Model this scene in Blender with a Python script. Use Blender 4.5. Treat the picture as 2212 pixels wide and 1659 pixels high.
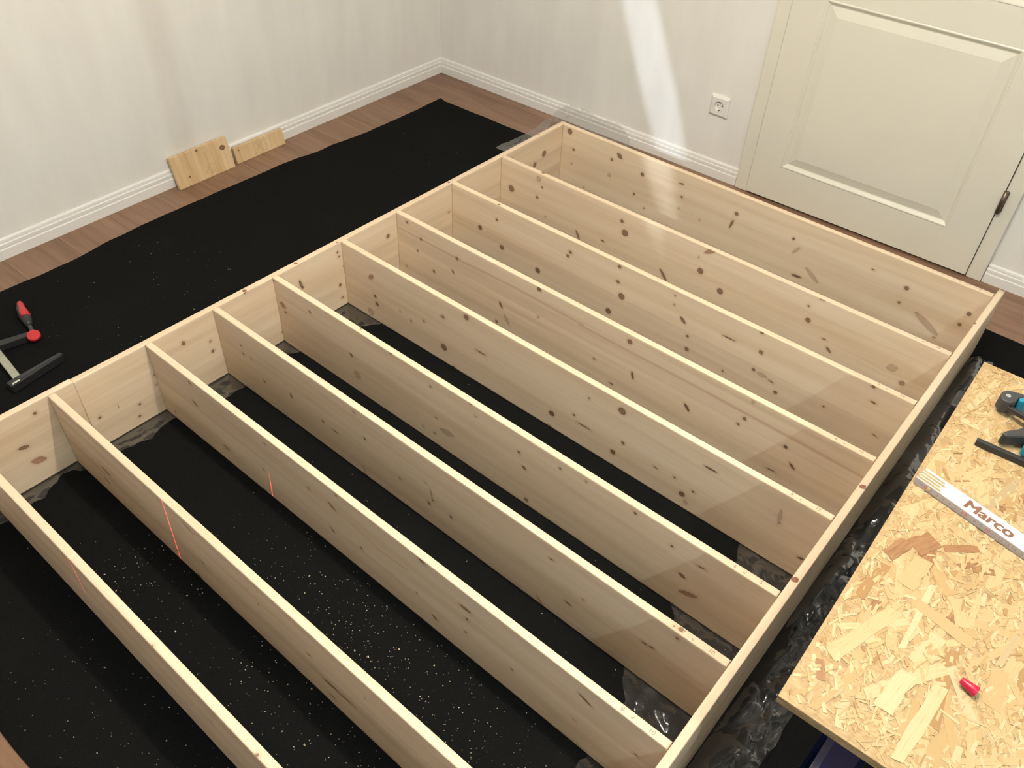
import bpy, bmesh, math, random
import numpy as np
from mathutils import Vector, Matrix, noise

# ------------------------------------------------------------------ scene, camera, light
scene = bpy.context.scene
for o in list(bpy.data.objects):
    bpy.data.objects.remove(o, do_unlink=True)
C = scene.collection
IMG_W, IMG_H, FPX = 2212, 1659, 1823.8

cam_d = bpy.data.cameras.new('camera')
cam_d.sensor_fit = 'HORIZONTAL'; cam_d.sensor_width = 36.0
cam_d.lens = 36.0 * FPX / IMG_W
cam_d.clip_start = 0.05; cam_d.clip_end = 50
cam = bpy.data.objects.new('camera', cam_d); C.objects.link(cam)
CR = Vector((0.7740, 0.6322, 0.0360)); CU = Vector((-0.4492, 0.5080, 0.7349)); CF = Vector((-0.4463, 0.5850, -0.6772))
CPOS = Vector((2.7941, -2.9690, 1.6796))
M = Matrix.Identity(4)
for i in range(3):
    M[i][0], M[i][1], M[i][2], M[i][3] = CR[i], CU[i], -CF[i], CPOS[i]
cam.matrix_world = M
scene.camera = cam

scene.view_settings.view_transform = 'Standard'
scene.view_settings.look = 'None'
scene.view_settings.gamma = 1.0
scene.view_settings.use_curve_mapping = False
scene.view_settings.exposure = 0.18

w = bpy.data.worlds.new('room_world'); scene.world = w; w.use_nodes = True
w.node_tree.nodes['Background'].inputs[0].default_value = (0.55, 0.65, 0.8, 1)
w.node_tree.nodes['Background'].inputs[1].default_value = 0.02

def light(name, kind, loc, energy, color, **kw):
    d = bpy.data.lights.new(name, kind); d.energy = energy; d.color = color
    for k, v in kw.items(): setattr(d, k, v)
    o = bpy.data.objects.new(name, d); C.objects.link(o); o.location = loc
    return o
def aim(o, target, roll_axis=None):
    z = (o.location - Vector(target)).normalized()
    if roll_axis is None: roll_axis = Vector((0, 0, 1))
    y = (roll_axis - roll_axis.dot(z) * z).normalized(); x = y.cross(z)
    m = Matrix((x, y, z)).transposed().to_4x4(); m.translation = o.location
    o.matrix_world = m

WARM = (1.0, 0.915, 0.785)
# the two bulbs of the ceiling lamp
light('ceiling_bulb', 'POINT', (1.90, -2.03, 2.28), 53, WARM, shadow_soft_size=0.035)
light('ceiling_bulb', 'POINT', (2.40, -2.04, 2.28), 48, WARM, shadow_soft_size=0.035)
# a cooler, greenish unseen lamp added high up on the right for the wall band, and the faint dusk from the window behind the photographer
light('band_lamp', 'POINT', (3.60, -2.90, 2.20), 46, (0.80, 0.98, 1.0), shadow_soft_size=0.003)
light('window_glow', 'POINT', (2.6, -4.6, 1.60), 16, (0.50, 0.72, 1.0), shadow_soft_size=0.2)
# narrow cool spot added out of view to lay the streak on the far wall
beam = light('wall_streak_spot', 'SPOT', (2.75, -3.85, 1.90), 300, (0.74, 0.86, 1.0), spot_size=0.36, spot_blend=0.75, shadow_soft_size=0.01)

# red line of a laser level standing beside the photographer
laser = light('laser_line', 'SPOT', (0, 0, 0), 230, (1.0, 0.06, 0.10), spot_size=0.236, spot_blend=0.02, shadow_soft_size=0.0004)

# ------------------------------------------------------------------ helpers
def link(o, parent=None):
    C.objects.link(o)
    if parent is not None: o.parent = parent
    return o
def tag(o, label=None, cat=None, group=None, kind=None):
    if label: o['label'] = label
    if cat: o['category'] = cat
    if group: o['group'] = group
    if kind: o['kind'] = kind
    return o
def empty(name, loc=(0, 0, 0), rz=0.0):
    o = bpy.data.objects.new(name, None); C.objects.link(o)
    o.location = loc; o.rotation_euler = (0, 0, rz); o.empty_display_size = 0.05
    return o
def mesh_obj(name, verts, faces, mat, parent=None, smooth=False):
    me = bpy.data.meshes.new(name); me.from_pydata([tuple(v) for v in verts], [], faces); me.update()
    if mat: me.materials.append(mat)
    if smooth:
        me.polygons.foreach_set('use_smooth', [True] * len(me.polygons))
    return link(bpy.data.objects.new(name, me), parent)
def bm_obj(name, bm, mat, parent=None, smooth=False):
    me = bpy.data.meshes.new(name); bmesh.ops.recalc_face_normals(bm, faces=bm.faces); bm.to_mesh(me); bm.free()
    if mat: me.materials.append(mat)
    if smooth: me.polygons.foreach_set('use_smooth', [True] * len(me.polygons))
    return link(bpy.data.objects.new(name, me), parent)
def add_box(bm, lo, hi, bevel=0.0, mat=None, seg=1):
    t = bmesh.new()
    bmesh.ops.create_cube(t, size=1.0)
    for v in t.verts:
        v.co = Vector([lo[i] + (v.co[i] + 0.5) * (hi[i] - lo[i]) for i in range(3)])
    if bevel: bmesh.ops.bevel(t, geom=t.edges[:], offset=bevel, segments=seg, profile=0.5, affect='EDGES')
    if mat is not None: bmesh.ops.transform(t, matrix=mat, verts=t.verts)
    me = bpy.data.meshes.new('tmp'); t.to_mesh(me); t.free(); bm.from_mesh(me); bpy.data.meshes.remove(me)
def box(name, lo, hi, mat, parent=None, bevel=0.0, seg=1, xf=None):
    bm = bmesh.new(); add_box(bm, lo, hi, bevel, xf, seg); return bm_obj(name, bm, mat, parent)
def add_tube(bm, pts, rads, n=12, caps=True):
    pts = [Vector(p) for p in pts]; rings = []
    for i, p in enumerate(pts):
        a = pts[max(i - 1, 0)]; b = pts[min(i + 1, len(pts) - 1)]; d = (b - a).normalized()
        up = Vector((0, 0, 1)) if abs(d.z) < 0.9 else Vector((1, 0, 0))
        x = d.cross(up).normalized(); y = x.cross(d)
        r = rads[i] if isinstance(rads, (list, tuple)) else rads
        rings.append([bm.verts.new(p + r * (math.cos(2 * math.pi * k / n) * x + math.sin(2 * math.pi * k / n) * y)) for k in range(n)])
    for a, b in zip(rings[:-1], rings[1:]):
        for k in range(n): bm.faces.new((a[k], a[(k + 1) % n], b[(k + 1) % n], b[k]))
    if caps:
        bm.faces.new(rings[0]); bm.faces.new(rings[-1][::-1])
def tube(name, pts, rads, mat, parent=None, n=14):
    bm = bmesh.new(); add_tube(bm, pts, rads, n); o = bm_obj(name, bm, mat, parent)
    o.data.polygons.foreach_set('use_smooth', [len(p.vertices) == 4 for p in o.data.polygons]); return o
def prism(name, outline, z0, z1, mat, parent=None, bevel=0.0, xf=None):
    bm = bmesh.new()
    vs = [bm.verts.new((x, y, z0)) for x, y in outline]; f = bm.faces.new(vs)
    r = bmesh.ops.extrude_face_region(bm, geom=[f])
    for v in r['geom']:
        if isinstance(v, bmesh.types.BMVert): v.co.z = z1
    if bevel: bmesh.ops.bevel(bm, geom=bm.edges[:], offset=bevel, segments=2, profile=0.5, affect='EDGES')
    if xf is not None: bmesh.ops.transform(bm, matrix=xf, verts=bm.verts)
    return bm_obj(name, bm, mat, parent)
def text_mesh(name, body, size, mat, parent, xf, extrude=0.0001, offset=0.0, xscale=1.0, align='LEFT'):
    cu = bpy.data.curves.new(name, 'FONT'); cu.body = body; cu.size = size; cu.extrude = extrude; cu.offset = offset; cu.align_x = align
    to = bpy.data.objects.new(name + '_tmp', cu); C.objects.link(to)
    bpy.context.view_layer.update()
    me = bpy.data.meshes.new_from_object(to.evaluated_get(bpy.context.evaluated_depsgraph_get()))
    bpy.data.objects.remove(to, do_unlink=True); bpy.data.curves.remove(cu)
    me.transform(xf @ Matrix.Diagonal((xscale, 1, 1, 1))); me.name = name
    me.materials.clear(); me.materials.append(mat)
    return link(bpy.data.objects.new(name, me), parent)

# ------------------------------------------------------------------ materials
def new_mat(name):
    m = bpy.data.materials.new(name); m.use_nodes = True; nt = m.node_tree
    return m, nt, nt.nodes['Principled BSDF']
def nd(nt, t, **kw):
    n = nt.nodes.new(t)
    for k, v in kw.items():
        if k.startswith('i_'):
            n.inputs[k[2:].replace('_', ' ')].default_value = v
        else: setattr(n, k, v)
    return n
def math_n(nt, op, a, b=None, c=None, clamp=False):
    n = nt.nodes.new('ShaderNodeMath'); n.operation = op; n.use_clamp = clamp
    for i, v in enumerate((a, b, c)):
        if v is None: continue
        if isinstance(v, (int, float)): n.inputs[i].default_value = v
        else: nt.links.new(v, n.inputs[i])
    return n.outputs[0]
def mix_c(nt, fac, a, b, mode='MIX'):
    n = nt.nodes.new('ShaderNodeMix'); n.data_type = 'RGBA'; n.blend_type = mode
    for s, v in ((0, fac), (6, a), (7, b)):
        if isinstance(v, (int, float)): n.inputs[s].default_value = v
        elif isinstance(v, tuple): n.inputs[s].default_value = (*v, 1) if len(v) == 3 else v
        else: nt.links.new(v, n.inputs[s])
    return n.outputs[2]
def ramp(nt, fac, stops):
    n = nt.nodes.new('ShaderNodeValToRGB'); e = n.color_ramp.elements
    while len(e) < len(stops): e.new(0.5)
    for el, (p, c) in zip(e, stops): el.position = p; el.color = (*c, 1)
    nt.links.new(fac, n.inputs[0]); return n.outputs[0]
def srange(nt, v, a, b):      # smooth 0..1 as v goes a -> b
    n = nt.nodes.new('ShaderNodeMapRange'); n.interpolation_type = 'SMOOTHSTEP'
    n.inputs[1].default_value = a; n.inputs[2].default_value = b; n.inputs[3].default_value = 0; n.inputs[4].default_value = 1
    nt.links.new(v, n.inputs[0]); return n.outputs[0]
def plain(name, col, rough=0.5, metal=0.0, vary=0.05, scale=30.0, bump=0.0, spec=0.5, coat=0.0):
    m, nt, p = new_mat(name)
    tc = nd(nt, 'ShaderNodeTexCoord'); no = nd(nt, 'ShaderNodeTexNoise', i_Scale=scale, i_Detail=3.0)
    nt.links.new(tc.outputs['Object'], no.inputs['Vector'])
    dark = tuple(max(c * (1 - vary), 0) for c in col); lite = tuple(min(c * (1 + vary), 1) for c in col)
    nt.links.new(ramp(nt, no.outputs[0], [(0.3, dark), (0.7, lite)]), p.inputs['Base Color'])
    p.inputs['Roughness'].default_value = rough; p.inputs['Metallic'].default_value = metal
    p.inputs['Specular IOR Level'].default_value = spec; p.inputs['Coat Weight'].default_value = coat
    if bump:
        b = nd(nt, 'ShaderNodeBump', i_Strength=bump, i_Distance=0.001); nt.links.new(no.outputs[0], b.inputs['Height']); nt.links.new(b.outputs[0], p.inputs['Normal'])
    return m

MAT = {}
# painted wall: off-white, faint roller streaks
m, nt, p = new_mat('wall_paint')
tc = nd(nt, 'ShaderNodeTexCoord'); mp = nd(nt, 'ShaderNodeMapping'); mp.inputs['Scale'].default_value = (9, 9, 2.2)
no = nd(nt, 'ShaderNodeTexNoise', i_Scale=1.0, i_Detail=4.0, i_Roughness=0.5); nt.links.new(tc.outputs['Object'], mp.inputs[0]); nt.links.new(mp.outputs[0], no.inputs['Vector'])
nt.links.new(ramp(nt, no.outputs[0], [(0.3, (0.77, 0.745, 0.70)), (0.7, (0.83, 0.81, 0.765))]), p.inputs['Base Color'])
p.inputs['Roughness'].default_value = 0.75; p.inputs['Specular IOR Level'].default_value = 0.25
n2 = nd(nt, 'ShaderNodeTexNoise', i_Scale=160.0, i_Detail=2.0); nt.links.new(tc.outputs['Object'], n2.inputs['Vector'])
b = nd(nt, 'ShaderNodeBump', i_Strength=0.06, i_Distance=0.002); nt.links.new(n2.outputs[0], b.inputs['Height']); nt.links.new(b.outputs[0], p.inputs['Normal'])
MAT['wall'] = m
MAT['trim'] = plain('white_trim', (0.80, 0.78, 0.75), 0.35, vary=0.015, scale=3)
MAT['door'] = plain('door_lacquer', (0.74, 0.71, 0.61), 0.38, vary=0.02, scale=3.5)
MAT['ceiling'] = plain('ceiling_paint', (0.82, 0.80, 0.76), 0.9, vary=0.01)
MAT['socket'] = plain('socket_plastic', (0.80, 0.78, 0.72), 0.3, vary=0.01)
MAT['hole'] = plain('dark_hole', (0.03, 0.025, 0.02), 0.6)
MAT['hinge'] = plain('hinge_metal', (0.16, 0.12, 0.09), 0.35, metal=0.8)
MAT['black_plastic'] = plain('black_plastic', (0.018, 0.018, 0.020), 0.42)
MAT['dark_plastic'] = plain('charcoal_plastic', (0.035, 0.035, 0.037), 0.5)
MAT['red_plastic'] = plain('red_plastic', (0.48, 0.022, 0.028), 0.4)
MAT['cap_red'] = plain('cap_red', (0.42, 0.006, 0.035), 0.28)
MAT['teal'] = plain('teal_plastic', (0.008, 0.20, 0.30), 0.4)
MAT['steel'] = plain('zinc_steel', (0.55, 0.56, 0.46), 0.38, metal=0.85, vary=0.1, scale=60)
MAT['brass'] = plain('brass_plate', (0.78, 0.66, 0.38), 0.30, metal=0.9, vary=0.1)
MAT['rule_white'] = plain('rule_white', (0.62, 0.595, 0.60), 0.35, vary=0.02)
MAT['rule_side'] = plain('rule_side', (0.42, 0.375, 0.37), 0.5, vary=0.03)
MAT['print_brown'] = plain('print_brown', (0.17, 0.075, 0.042), 0.6)
MAT['print_grey'] = plain('print_grey', (0.28, 0.22, 0.21), 0.6)
MAT['print_red'] = plain('print_red', (0.55, 0.10, 0.09), 0.6)
MAT['pencil'] = plain('pencil_graphite', (0.30, 0.23, 0.17), 0.6)
MAT['blue_steel'] = plain('blue_steel', (0.008, 0.018, 0.085), 0.35, coat=0.3)
m, nt, p = new_mat('window_pane'); nt.nodes.remove(p)
gl = nd(nt, 'ShaderNodeBsdfGlossy', i_Roughness=0.02); tr = nd(nt, 'ShaderNodeBsdfTransparent'); lw = nd(nt, 'ShaderNodeLayerWeight', i_Blend=0.2); mx = nd(nt, 'ShaderNodeMixShader')
nt.links.new(lw.outputs['Fresnel'], mx.inputs[0]); nt.links.new(tr.outputs[0], mx.inputs[1]); nt.links.new(gl.outputs[0], mx.inputs[2]); nt.links.new(mx.outputs[0], nt.nodes['Material Output'].inputs[0])
MAT['pane'] = m
MAT['silver'] = plain('rivet_silver', (0.75, 0.75, 0.76), 0.25, metal=1.0)

def grain_wood(name, cols, use_attr=True):
    """pine: attributes ga (along), gz (across, bent around knots), gs (board seed), kd/kc/kr (knots), st (resin stripe)"""
    m, nt, p = new_mat(name); L = nt.links.new
    A = lambda n: nd(nt, 'ShaderNodeAttribute', attribute_name=n).outputs['Fac']
    ga, gz, gs, kd, kc, kr, st = (A(n) for n in ('ga', 'gz', 'gs', 'kd', 'kc', 'kr', 'st'))
    def vec(sa, sz, k):
        n = nd(nt, 'ShaderNodeCombineXYZ')
        L(math_n(nt, 'MULTIPLY', ga, sa), n.inputs[0]); L(math_n(nt, 'MULTIPLY', gz, sz), n.inputs[1]); L(math_n(nt, 'MULTIPLY', gs, k), n.inputs[2]); return n.outputs[0]
    n1 = nd(nt, 'ShaderNodeTexNoise', i_Scale=1.0, i_Detail=3.0, i_Roughness=0.55, i_Distortion=0.25); L(vec(1.1, 26.0, 13.7), n1.inputs['Vector'])
    n2 = nd(nt, 'ShaderNodeTexNoise', i_Scale=1.0, i_Detail=2.0, i_Roughness=0.6); L(vec(4.0, 230.0, 5.1), n2.inputs['Vector'])
    n3 = nd(nt, 'ShaderNodeTexNoise', i_Scale=1.0, i_Detail=2.0); L(vec(2.2, 9.0, 3.3), n3.inputs['Vector'])
    base = ramp(nt, n1.outputs[0], [(0.28, cols[0]), (0.52, cols[1]), (0.74, cols[2])])
    line = srange(nt, n2.outputs[0], 0.52, 0.72)
    base = mix_c(nt, math_n(nt, 'MULTIPLY', line, 0.34), base, cols[0])
    base = mix_c(nt, math_n(nt, 'MULTIPLY', srange(nt, n3.outputs[0], 0.45, 0.75), 0.30), base, cols[3])
    # glued lamellas: each strip a slightly different tone
    lam = math_n(nt, 'FLOOR', math_n(nt, 'ADD', math_n(nt, 'MULTIPLY', gz, 14.5), math_n(nt, 'MULTIPLY', gs, 3.7)))
    wn = nd(nt, 'ShaderNodeTexWhiteNoise', noise_dimensions='2D'); cx = nd(nt, 'ShaderNodeCombineXYZ'); L(lam, cx.inputs[0]); L(gs, cx.inputs[1]); L(cx.outputs[0], wn.inputs['Vector'])
    hs = nd(nt, 'ShaderNodeHueSaturation'); L(math_n(nt, 'MULTIPLY_ADD', wn.outputs['Value'], 0.10, 0.95), hs.inputs['Value']); L(base, hs.inputs['Color']); base = hs.outputs[0]
    # resin stripe
    base = mix_c(nt, math_n(nt, 'MULTIPLY', st, 0.42), base, (0.40, 0.19, 0.105))
    # knots
    nk = nd(nt, 'ShaderNodeTexNoise', i_Scale=1.0, i_Detail=2.0); L(vec(300.0, 300.0, 1.0), nk.inputs['Vector'])
    kdn = math_n(nt, 'ADD', kd, math_n(nt, 'MULTIPLY', math_n(nt, 'SUBTRACT', nk.outputs[0], 0.5), 2.2))
    halo = math_n(nt, 'MULTIPLY', math_n(nt, 'MULTIPLY', srange(nt, kdn, 9.0, 0.0), 0.40), kc)
    base = mix_c(nt, halo, base, (0.43, 0.25, 0.115))
    core = math_n(nt, 'MULTIPLY', srange(nt, kdn, 0.9, -0.9), kc)
    ring = math_n(nt, 'MULTIPLY', srange(nt, math_n(nt, 'ABSOLUTE', math_n(nt, 'ADD', kdn, 0.9)), 1.3, 0.2), kc)
    kcol = mix_c(nt, kr, (0.175, 0.098, 0.060), (0.30, 0.125, 0.07))
    base = mix_c(nt, core, base, kcol)
    base = mix_c(nt, math_n(nt, 'MULTIPLY', ring, 0.6), base, (0.075, 0.036, 0.022))
    L(base, p.inputs['Base Color'])
    p.inputs['Roughness'].default_value = 0.52; p.inputs['Specular IOR Level'].default_value = 0.35
    b = nd(nt, 'ShaderNodeBump', i_Strength=0.10, i_Distance=0.0006); L(n2.outputs[0], b.inputs['Height']); L(b.outputs[0], p.inputs['Normal'])
    return m
PINE = ((0.66, 0.50, 0.335), (0.755, 0.60, 0.43), (0.80, 0.655, 0.49), (0.72, 0.545, 0.365))
MAT['pine'] = grain_wood('pine_board', PINE)

def object_wood(name, c0, c1, c2, axis_scale, rough=0.45, rnd=0.12, gscale=1.0):
    m, nt, p = new_mat(name); L = nt.links.new
    tc = nd(nt, 'ShaderNodeTexCoord'); oi = nd(nt, 'ShaderNodeObjectInfo')
    mp = nd(nt, 'ShaderNodeMapping'); mp.inputs['Scale'].default_value = axis_scale; L(tc.outputs['Object'], mp.inputs[0])
    ad = nd(nt, 'ShaderNodeVectorMath', operation='ADD'); L(mp.outputs[0], ad.inputs[0])
    sc = nd(nt, 'ShaderNodeVectorMath', operation='SCALE'); sc.inputs[0].default_value = (17, 31, 7); L(oi.outputs['Random'], sc.inputs[3]); L(sc.outputs[0], ad.inputs[1])
    n1 = nd(nt, 'ShaderNodeTexNoise', i_Scale=gscale, i_Detail=4.0, i_Roughness=0.6, i_Distortion=0.6); L(ad.outputs[0], n1.inputs['Vector'])
    base = ramp(nt, n1.outputs[0], [(0.3, c0), (0.5, c1), (0.72, c2)])
    n2 = nd(nt, 'ShaderNodeTexWave', i_Scale=0.55 * gscale, i_Distortion=9.0, i_Detail=3.0, i_Detail_Scale=0.6); n2.bands_direction = 'Y'; L(ad.outputs[0], n2.inputs['Vector'])
    base = mix_c(nt, math_n(nt, 'MULTIPLY', srange(nt, n2.outputs['Fac'], 0.72, 1.0), 0.35), base, c0)
    hs = nd(nt, 'ShaderNodeHueSaturation'); L(math_n(nt, 'MULTIPLY_ADD', oi.outputs['Random'], rnd * 2, 1 - rnd), hs.inputs['Value']); L(base, hs.inputs['Color'])
    L(hs.outputs[0], p.inputs['Base Color']); p.inputs['Roughness'].default_value = rough
    return m
MAT['floor'] = object_wood('oak_laminate', (0.160, 0.086, 0.050), (0.232, 0.133, 0.082), (0.28, 0.168, 0.105), (2.2, 15, 15), 0.42, 0.07)
MAT['floor_base'] = plain('screed', (0.10, 0.08, 0.06), 0.9)
MAT['offcut'] = object_wood('pine_offcut', (0.52, 0.34, 0.17), (0.64, 0.46, 0.26), (0.70, 0.53, 0.33), (30, 22, 3.5), 0.5, 0.04)
MAT['offcut_knot'] = plain('offcut_knot', (0.20, 0.11, 0.055), 0.6, vary=0.3, scale=300)

# black needle felt
m, nt, p = new_mat('black_felt'); L = nt.links.new
tc = nd(nt, 'ShaderNodeTexCoord'); n1 = nd(nt, 'ShaderNodeTexNoise', i_Scale=420.0, i_Detail=3.0, i_Roughness=0.7); L(tc.outputs['Object'], n1.inputs['Vector'])
n2 = nd(nt, 'ShaderNodeTexNoise', i_Scale=5.0, i_Detail=4.0); L(tc.outputs['Object'], n2.inputs['Vector'])
base = ramp(nt, n1.outputs[0], [(0.3, (0.0030, 0.0031, 0.0032)), (0.72, (0.0105, 0.0108, 0.0108))])
base = mix_c(nt, math_n(nt, 'MULTIPLY', srange(nt, n2.outputs[0], 0.55, 0.8), 0.35), base, (0.012, 0.012, 0.0115))
L(base, p.inputs['Base Color']); p.inputs['Roughness'].default_value = 0.95; p.inputs['Specular IOR Level'].default_value = 0.06
b = nd(nt, 'ShaderNodeBump', i_Strength=0.5, i_Distance=0.0015); L(n1.outputs[0], b.inputs['Height']); L(b.outputs[0], p.inputs['Normal'])
MAT['felt'] = m

# clear crinkled packing film
m, nt, p = new_mat('clear_film'); L = nt.links.new; nt.nodes.remove(p)
out = nt.nodes['Material Output']; tc = nd(nt, 'ShaderNodeTexCoord')
mp = nd(nt, 'ShaderNodeMapping'); mp.inputs['Scale'].default_value = (16, 9, 14); L(tc.outputs['Object'], mp.inputs[0])
n1 = nd(nt, 'ShaderNodeTexNoise', i_Scale=1.0, i_Detail=3.0, i_Roughness=0.5, i_Distortion=1.2); L(mp.outputs[0], n1.inputs['Vector'])
b = nd(nt, 'ShaderNodeBump', i_Strength=0.42, i_Distance=0.012); L(n1.outputs[0], b.inputs['Height'])
gl = nd(nt, 'ShaderNodeBsdfGlossy', i_Roughness=0.10); L(b.outputs[0], gl.inputs['Normal'])
tr = nd(nt, 'ShaderNodeBsdfTransparent', i_Color=(0.90, 0.90, 0.89, 1)); df = nd(nt, 'ShaderNodeBsdfDiffuse', i_Color=(0.75, 0.75, 0.75, 1)); L(b.outputs[0], df.inputs['Normal'])
lw = nd(nt, 'ShaderNodeLayerWeight', i_Blend=0.25); L(b.outputs[0], lw.inputs['Normal'])
mx = nd(nt, 'ShaderNodeMixShader'); L(math_n(nt, 'MULTIPLY_ADD', srange(nt, n1.outputs[0], 0.5, 0.75), 0.06, 0.03), mx.inputs[0]); L(tr.outputs[0], mx.inputs[1]); L(df.outputs[0], mx.inputs[2])
m2 = nd(nt, 'ShaderNodeMixShader'); L(math_n(nt, 'MULTIPLY_ADD', lw.outputs['Fresnel'], 0.22, 0.035, clamp=True), m2.inputs[0]); L(mx.outputs[0], m2.inputs[1]); L(gl.outputs[0], m2.inputs[2])
L(m2.outputs[0], out.inputs[0])
MAT['film'] = m

# oriented strand board
def osb_mat(name, rnd_socket):
    m, nt, p = new_mat(name); L = nt.links.new
    if rnd_socket == 'object': r = nd(nt, 'ShaderNodeObjectInfo').outputs['Random']
    else: r = nd(nt, 'ShaderNodeNewGeometry').outputs['Random Per Island']
    tc = nd(nt, 'ShaderNodeTexCoord')
    base = ramp(nt, r, [(0.0, (0.27, 0.15, 0.06)), (0.10, (0.36, 0.24, 0.108)), (0.32, (0.405, 0.285, 0.142)), (0.62, (0.45, 0.33, 0.175)), (0.85, (0.50, 0.39, 0.23)), (1.0, (0.34, 0.255, 0.142))])
    mp = nd(nt, 'ShaderNodeMapping'); mp.inputs['Scale'].default_value = (25, 420, 1); L(tc.outputs['Object' if rnd_socket == 'object' else 'Generated'], mp.inputs[0])
    n1 = nd(nt, 'ShaderNodeTexNoise', i_Scale=1.0, i_Detail=3.0); L(mp.outputs[0], n1.inputs['Vector'])
    base = mix_c(nt, math_n(nt, 'MULTIPLY', srange(nt, n1.outputs[0], 0.48, 0.75), 0.45), base, (0.37, 0.22, 0.09))
    n2 = nd(nt, 'ShaderNodeTexNoise', i_Scale=260.0, i_Detail=2.0); L(tc.outputs['Object'], n2.inputs['Vector'])
    base = mix_c(nt, math_n(nt, 'MULTIPLY', srange(nt, n2.outputs[0], 0.66, 0.76), 0.45), base, (0.25, 0.12, 0.05))
    L(base, p.inputs['Base Color']); p.inputs['Roughness'].default_value = 0.5; p.inputs['Specular IOR Level'].default_value = 0.3
    return m
MAT['strand'] = osb_mat('osb_strand', 'object'); MAT['sliver'] = osb_mat('osb_sliver', 'island')
MAT['strand_brown'] = object_wood('osb_brown_strand', (0.17, 0.078, 0.030), (0.235, 0.115, 0.05), (0.29, 0.155, 0.07), (30, 300, 1), 0.5, 0.1)
MAT['osb'] = object_wood('osb_core', (0.24, 0.145, 0.06), (0.36, 0.24, 0.115), (0.44, 0.31, 0.16), (70, 70, 220), 0.6, 0.0)
m, nt, p = new_mat('sawdust'); L = nt.links.new
r = nd(nt, 'ShaderNodeNewGeometry').outputs['Random Per Island']
L(ramp(nt, r, [(0.0, (0.30, 0.24, 0.17)), (0.5, (0.50, 0.40, 0.24)), (1.0, (0.62, 0.58, 0.50))]), p.inputs['Base Color']); p.inputs['Roughness'].default_value = 0.8
MAT['sawdust'] = m

# ------------------------------------------------------------------ the room
RX, RY, RZ = 5.6, -6.2, 2.5
def structure(o): o['kind'] = 'structure'; return o
structure(box('wall_left', (-0.12, RY, 0), (0, 0.0, RZ), MAT['wall']))
structure(box('wall_right', (-0.12, 0, 0), (RX + 0.12, 0.12, RZ), MAT['wall']))
structure(box('wall_east', (RX, RY, 0), (RX + 0.12, 0, RZ), MAT['wall']))
# wall behind the photographer: a wide window onto the dusk
WX0, WX1, WZ0, WZ1 = 0.45, 5.1, 0.25, 2.35
bm = bmesh.new()
for lo_, hi_ in (((-0.12, RY - 0.12, 0), (RX + 0.12, RY, WZ0)), ((-0.12, RY - 0.12, WZ1), (RX + 0.12, RY, RZ)), ((-0.12, RY - 0.12, WZ0), (WX0, RY, WZ1)), ((WX1, RY - 0.12, WZ0), (RX + 0.12, RY, WZ1))): add_box(bm, lo_, hi_)
structure(bm_obj('wall_near', bm, MAT['wall']))
win = structure(empty('window_1', ((WX0 + WX1) / 2, RY, WZ0)))
hw, hh_ = (WX1 - WX0) / 2, WZ1 - WZ0
for lo_, hi_ in (((-hw, -0.09, 0), (hw, -0.03, 0.06)), ((-hw, -0.09, hh_ - 0.06), (hw, -0.03, hh_)), ((-hw, -0.09, 0.06), (-hw + 0.06, -0.03, hh_ - 0.06)), ((hw - 0.06, -0.09, 0.06), (hw, -0.03, hh_ - 0.06)), ((-0.04, -0.09, 0.06), (0.04, -0.03, hh_ - 0.06))):
    box('window_frame', lo_, hi_, MAT['trim'], win, bevel=0.003)
for x0_, x1_ in ((-hw + 0.06, -0.04), (0.04, hw - 0.06)): box('pane', (x0_, -0.064, 0.06), (x1_, -0.058, hh_ - 0.06), MAT['pane'], win)
structure(box('ceiling', (-0.12, RY - 0.12, RZ), (RX + 0.12, 0.12, RZ + 0.1), MAT['ceiling']))
floor = structure(box('floor', (-0.12, RY - 0.12, -0.10), (RX + 0.12, 0.12, -0.010), MAT['floor_base']))
rnd = random.Random(5)
row, y1 = 0, 0.0
ys_seam = [0.0] + [-0.067 - 0.192 * k for k in range(33)]
for a, b_ in zip(ys_seam[:-1], ys_seam[1:]):
    b_ = max(b_, RY)
    if a - b_ < 0.01: break
    cuts = [0.0]; x = [0.55, 1.08, 0.28, 0.86][row % 4]
    while x < RX - 0.15: cuts.append(x); x += 1.28
    cuts.append(RX)
    for x0, x1 in zip(cuts[:-1], cuts[1:]):
        pl = box('floor_plank', (0.0003, -(a - b_) + 0.0003, -0.010), (x1 - x0 - 0.0003, -0.0003, 0.0), MAT['floor'], floor, bevel=0.0005)
        pl.location = (x0, a, 0)
    row += 1

def extrude_profile(name, prof, p0, p1, nrm, mat):
    """prof: (out, z) points; swept from p0 to p1, 'out' along nrm"""
    p0, p1, nrm = Vector(p0), Vector(p1), Vector(nrm); bm = bmesh.new()
    a = [bm.verts.new(p0 + nrm * o + Vector((0, 0, z))) for o, z in prof]; b2 = [bm.verts.new(p1 + nrm * o + Vector((0, 0, z))) for o, z in prof]
    n = len(prof)
    for k in range(n): bm.faces.new((a[k], a[(k + 1) % n], b2[(k + 1) % n], b2[k]))
    bm.faces.new(a); bm.faces.new(b2[::-1]); return bm_obj(name, bm, mat)
BB = [(0, 0), (0.016, 0), (0.016, 0.0335), (0.0150, 0.0350), (0.0118, 0.0362), (0.0118, 0.0385), (0.0130, 0.0400), (0.0130, 0.0505), (0.0120, 0.0520), (0.0085, 0.0530), (0.0085, 0.0555), (0.0088, 0.0580), (0.0075, 0.0640), (0.004, 0.0675), (0, 0.0680)]
structure(extrude_profile('baseboard_left', BB, (0, RY, 0), (0, 0, 0), (1, 0, 0), MAT['trim']))
structure(extrude_profile('baseboard_right', BB, (0.0, 0, 0), (1.614, 0, 0), (0, -1, 0), MAT['trim']))
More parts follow.
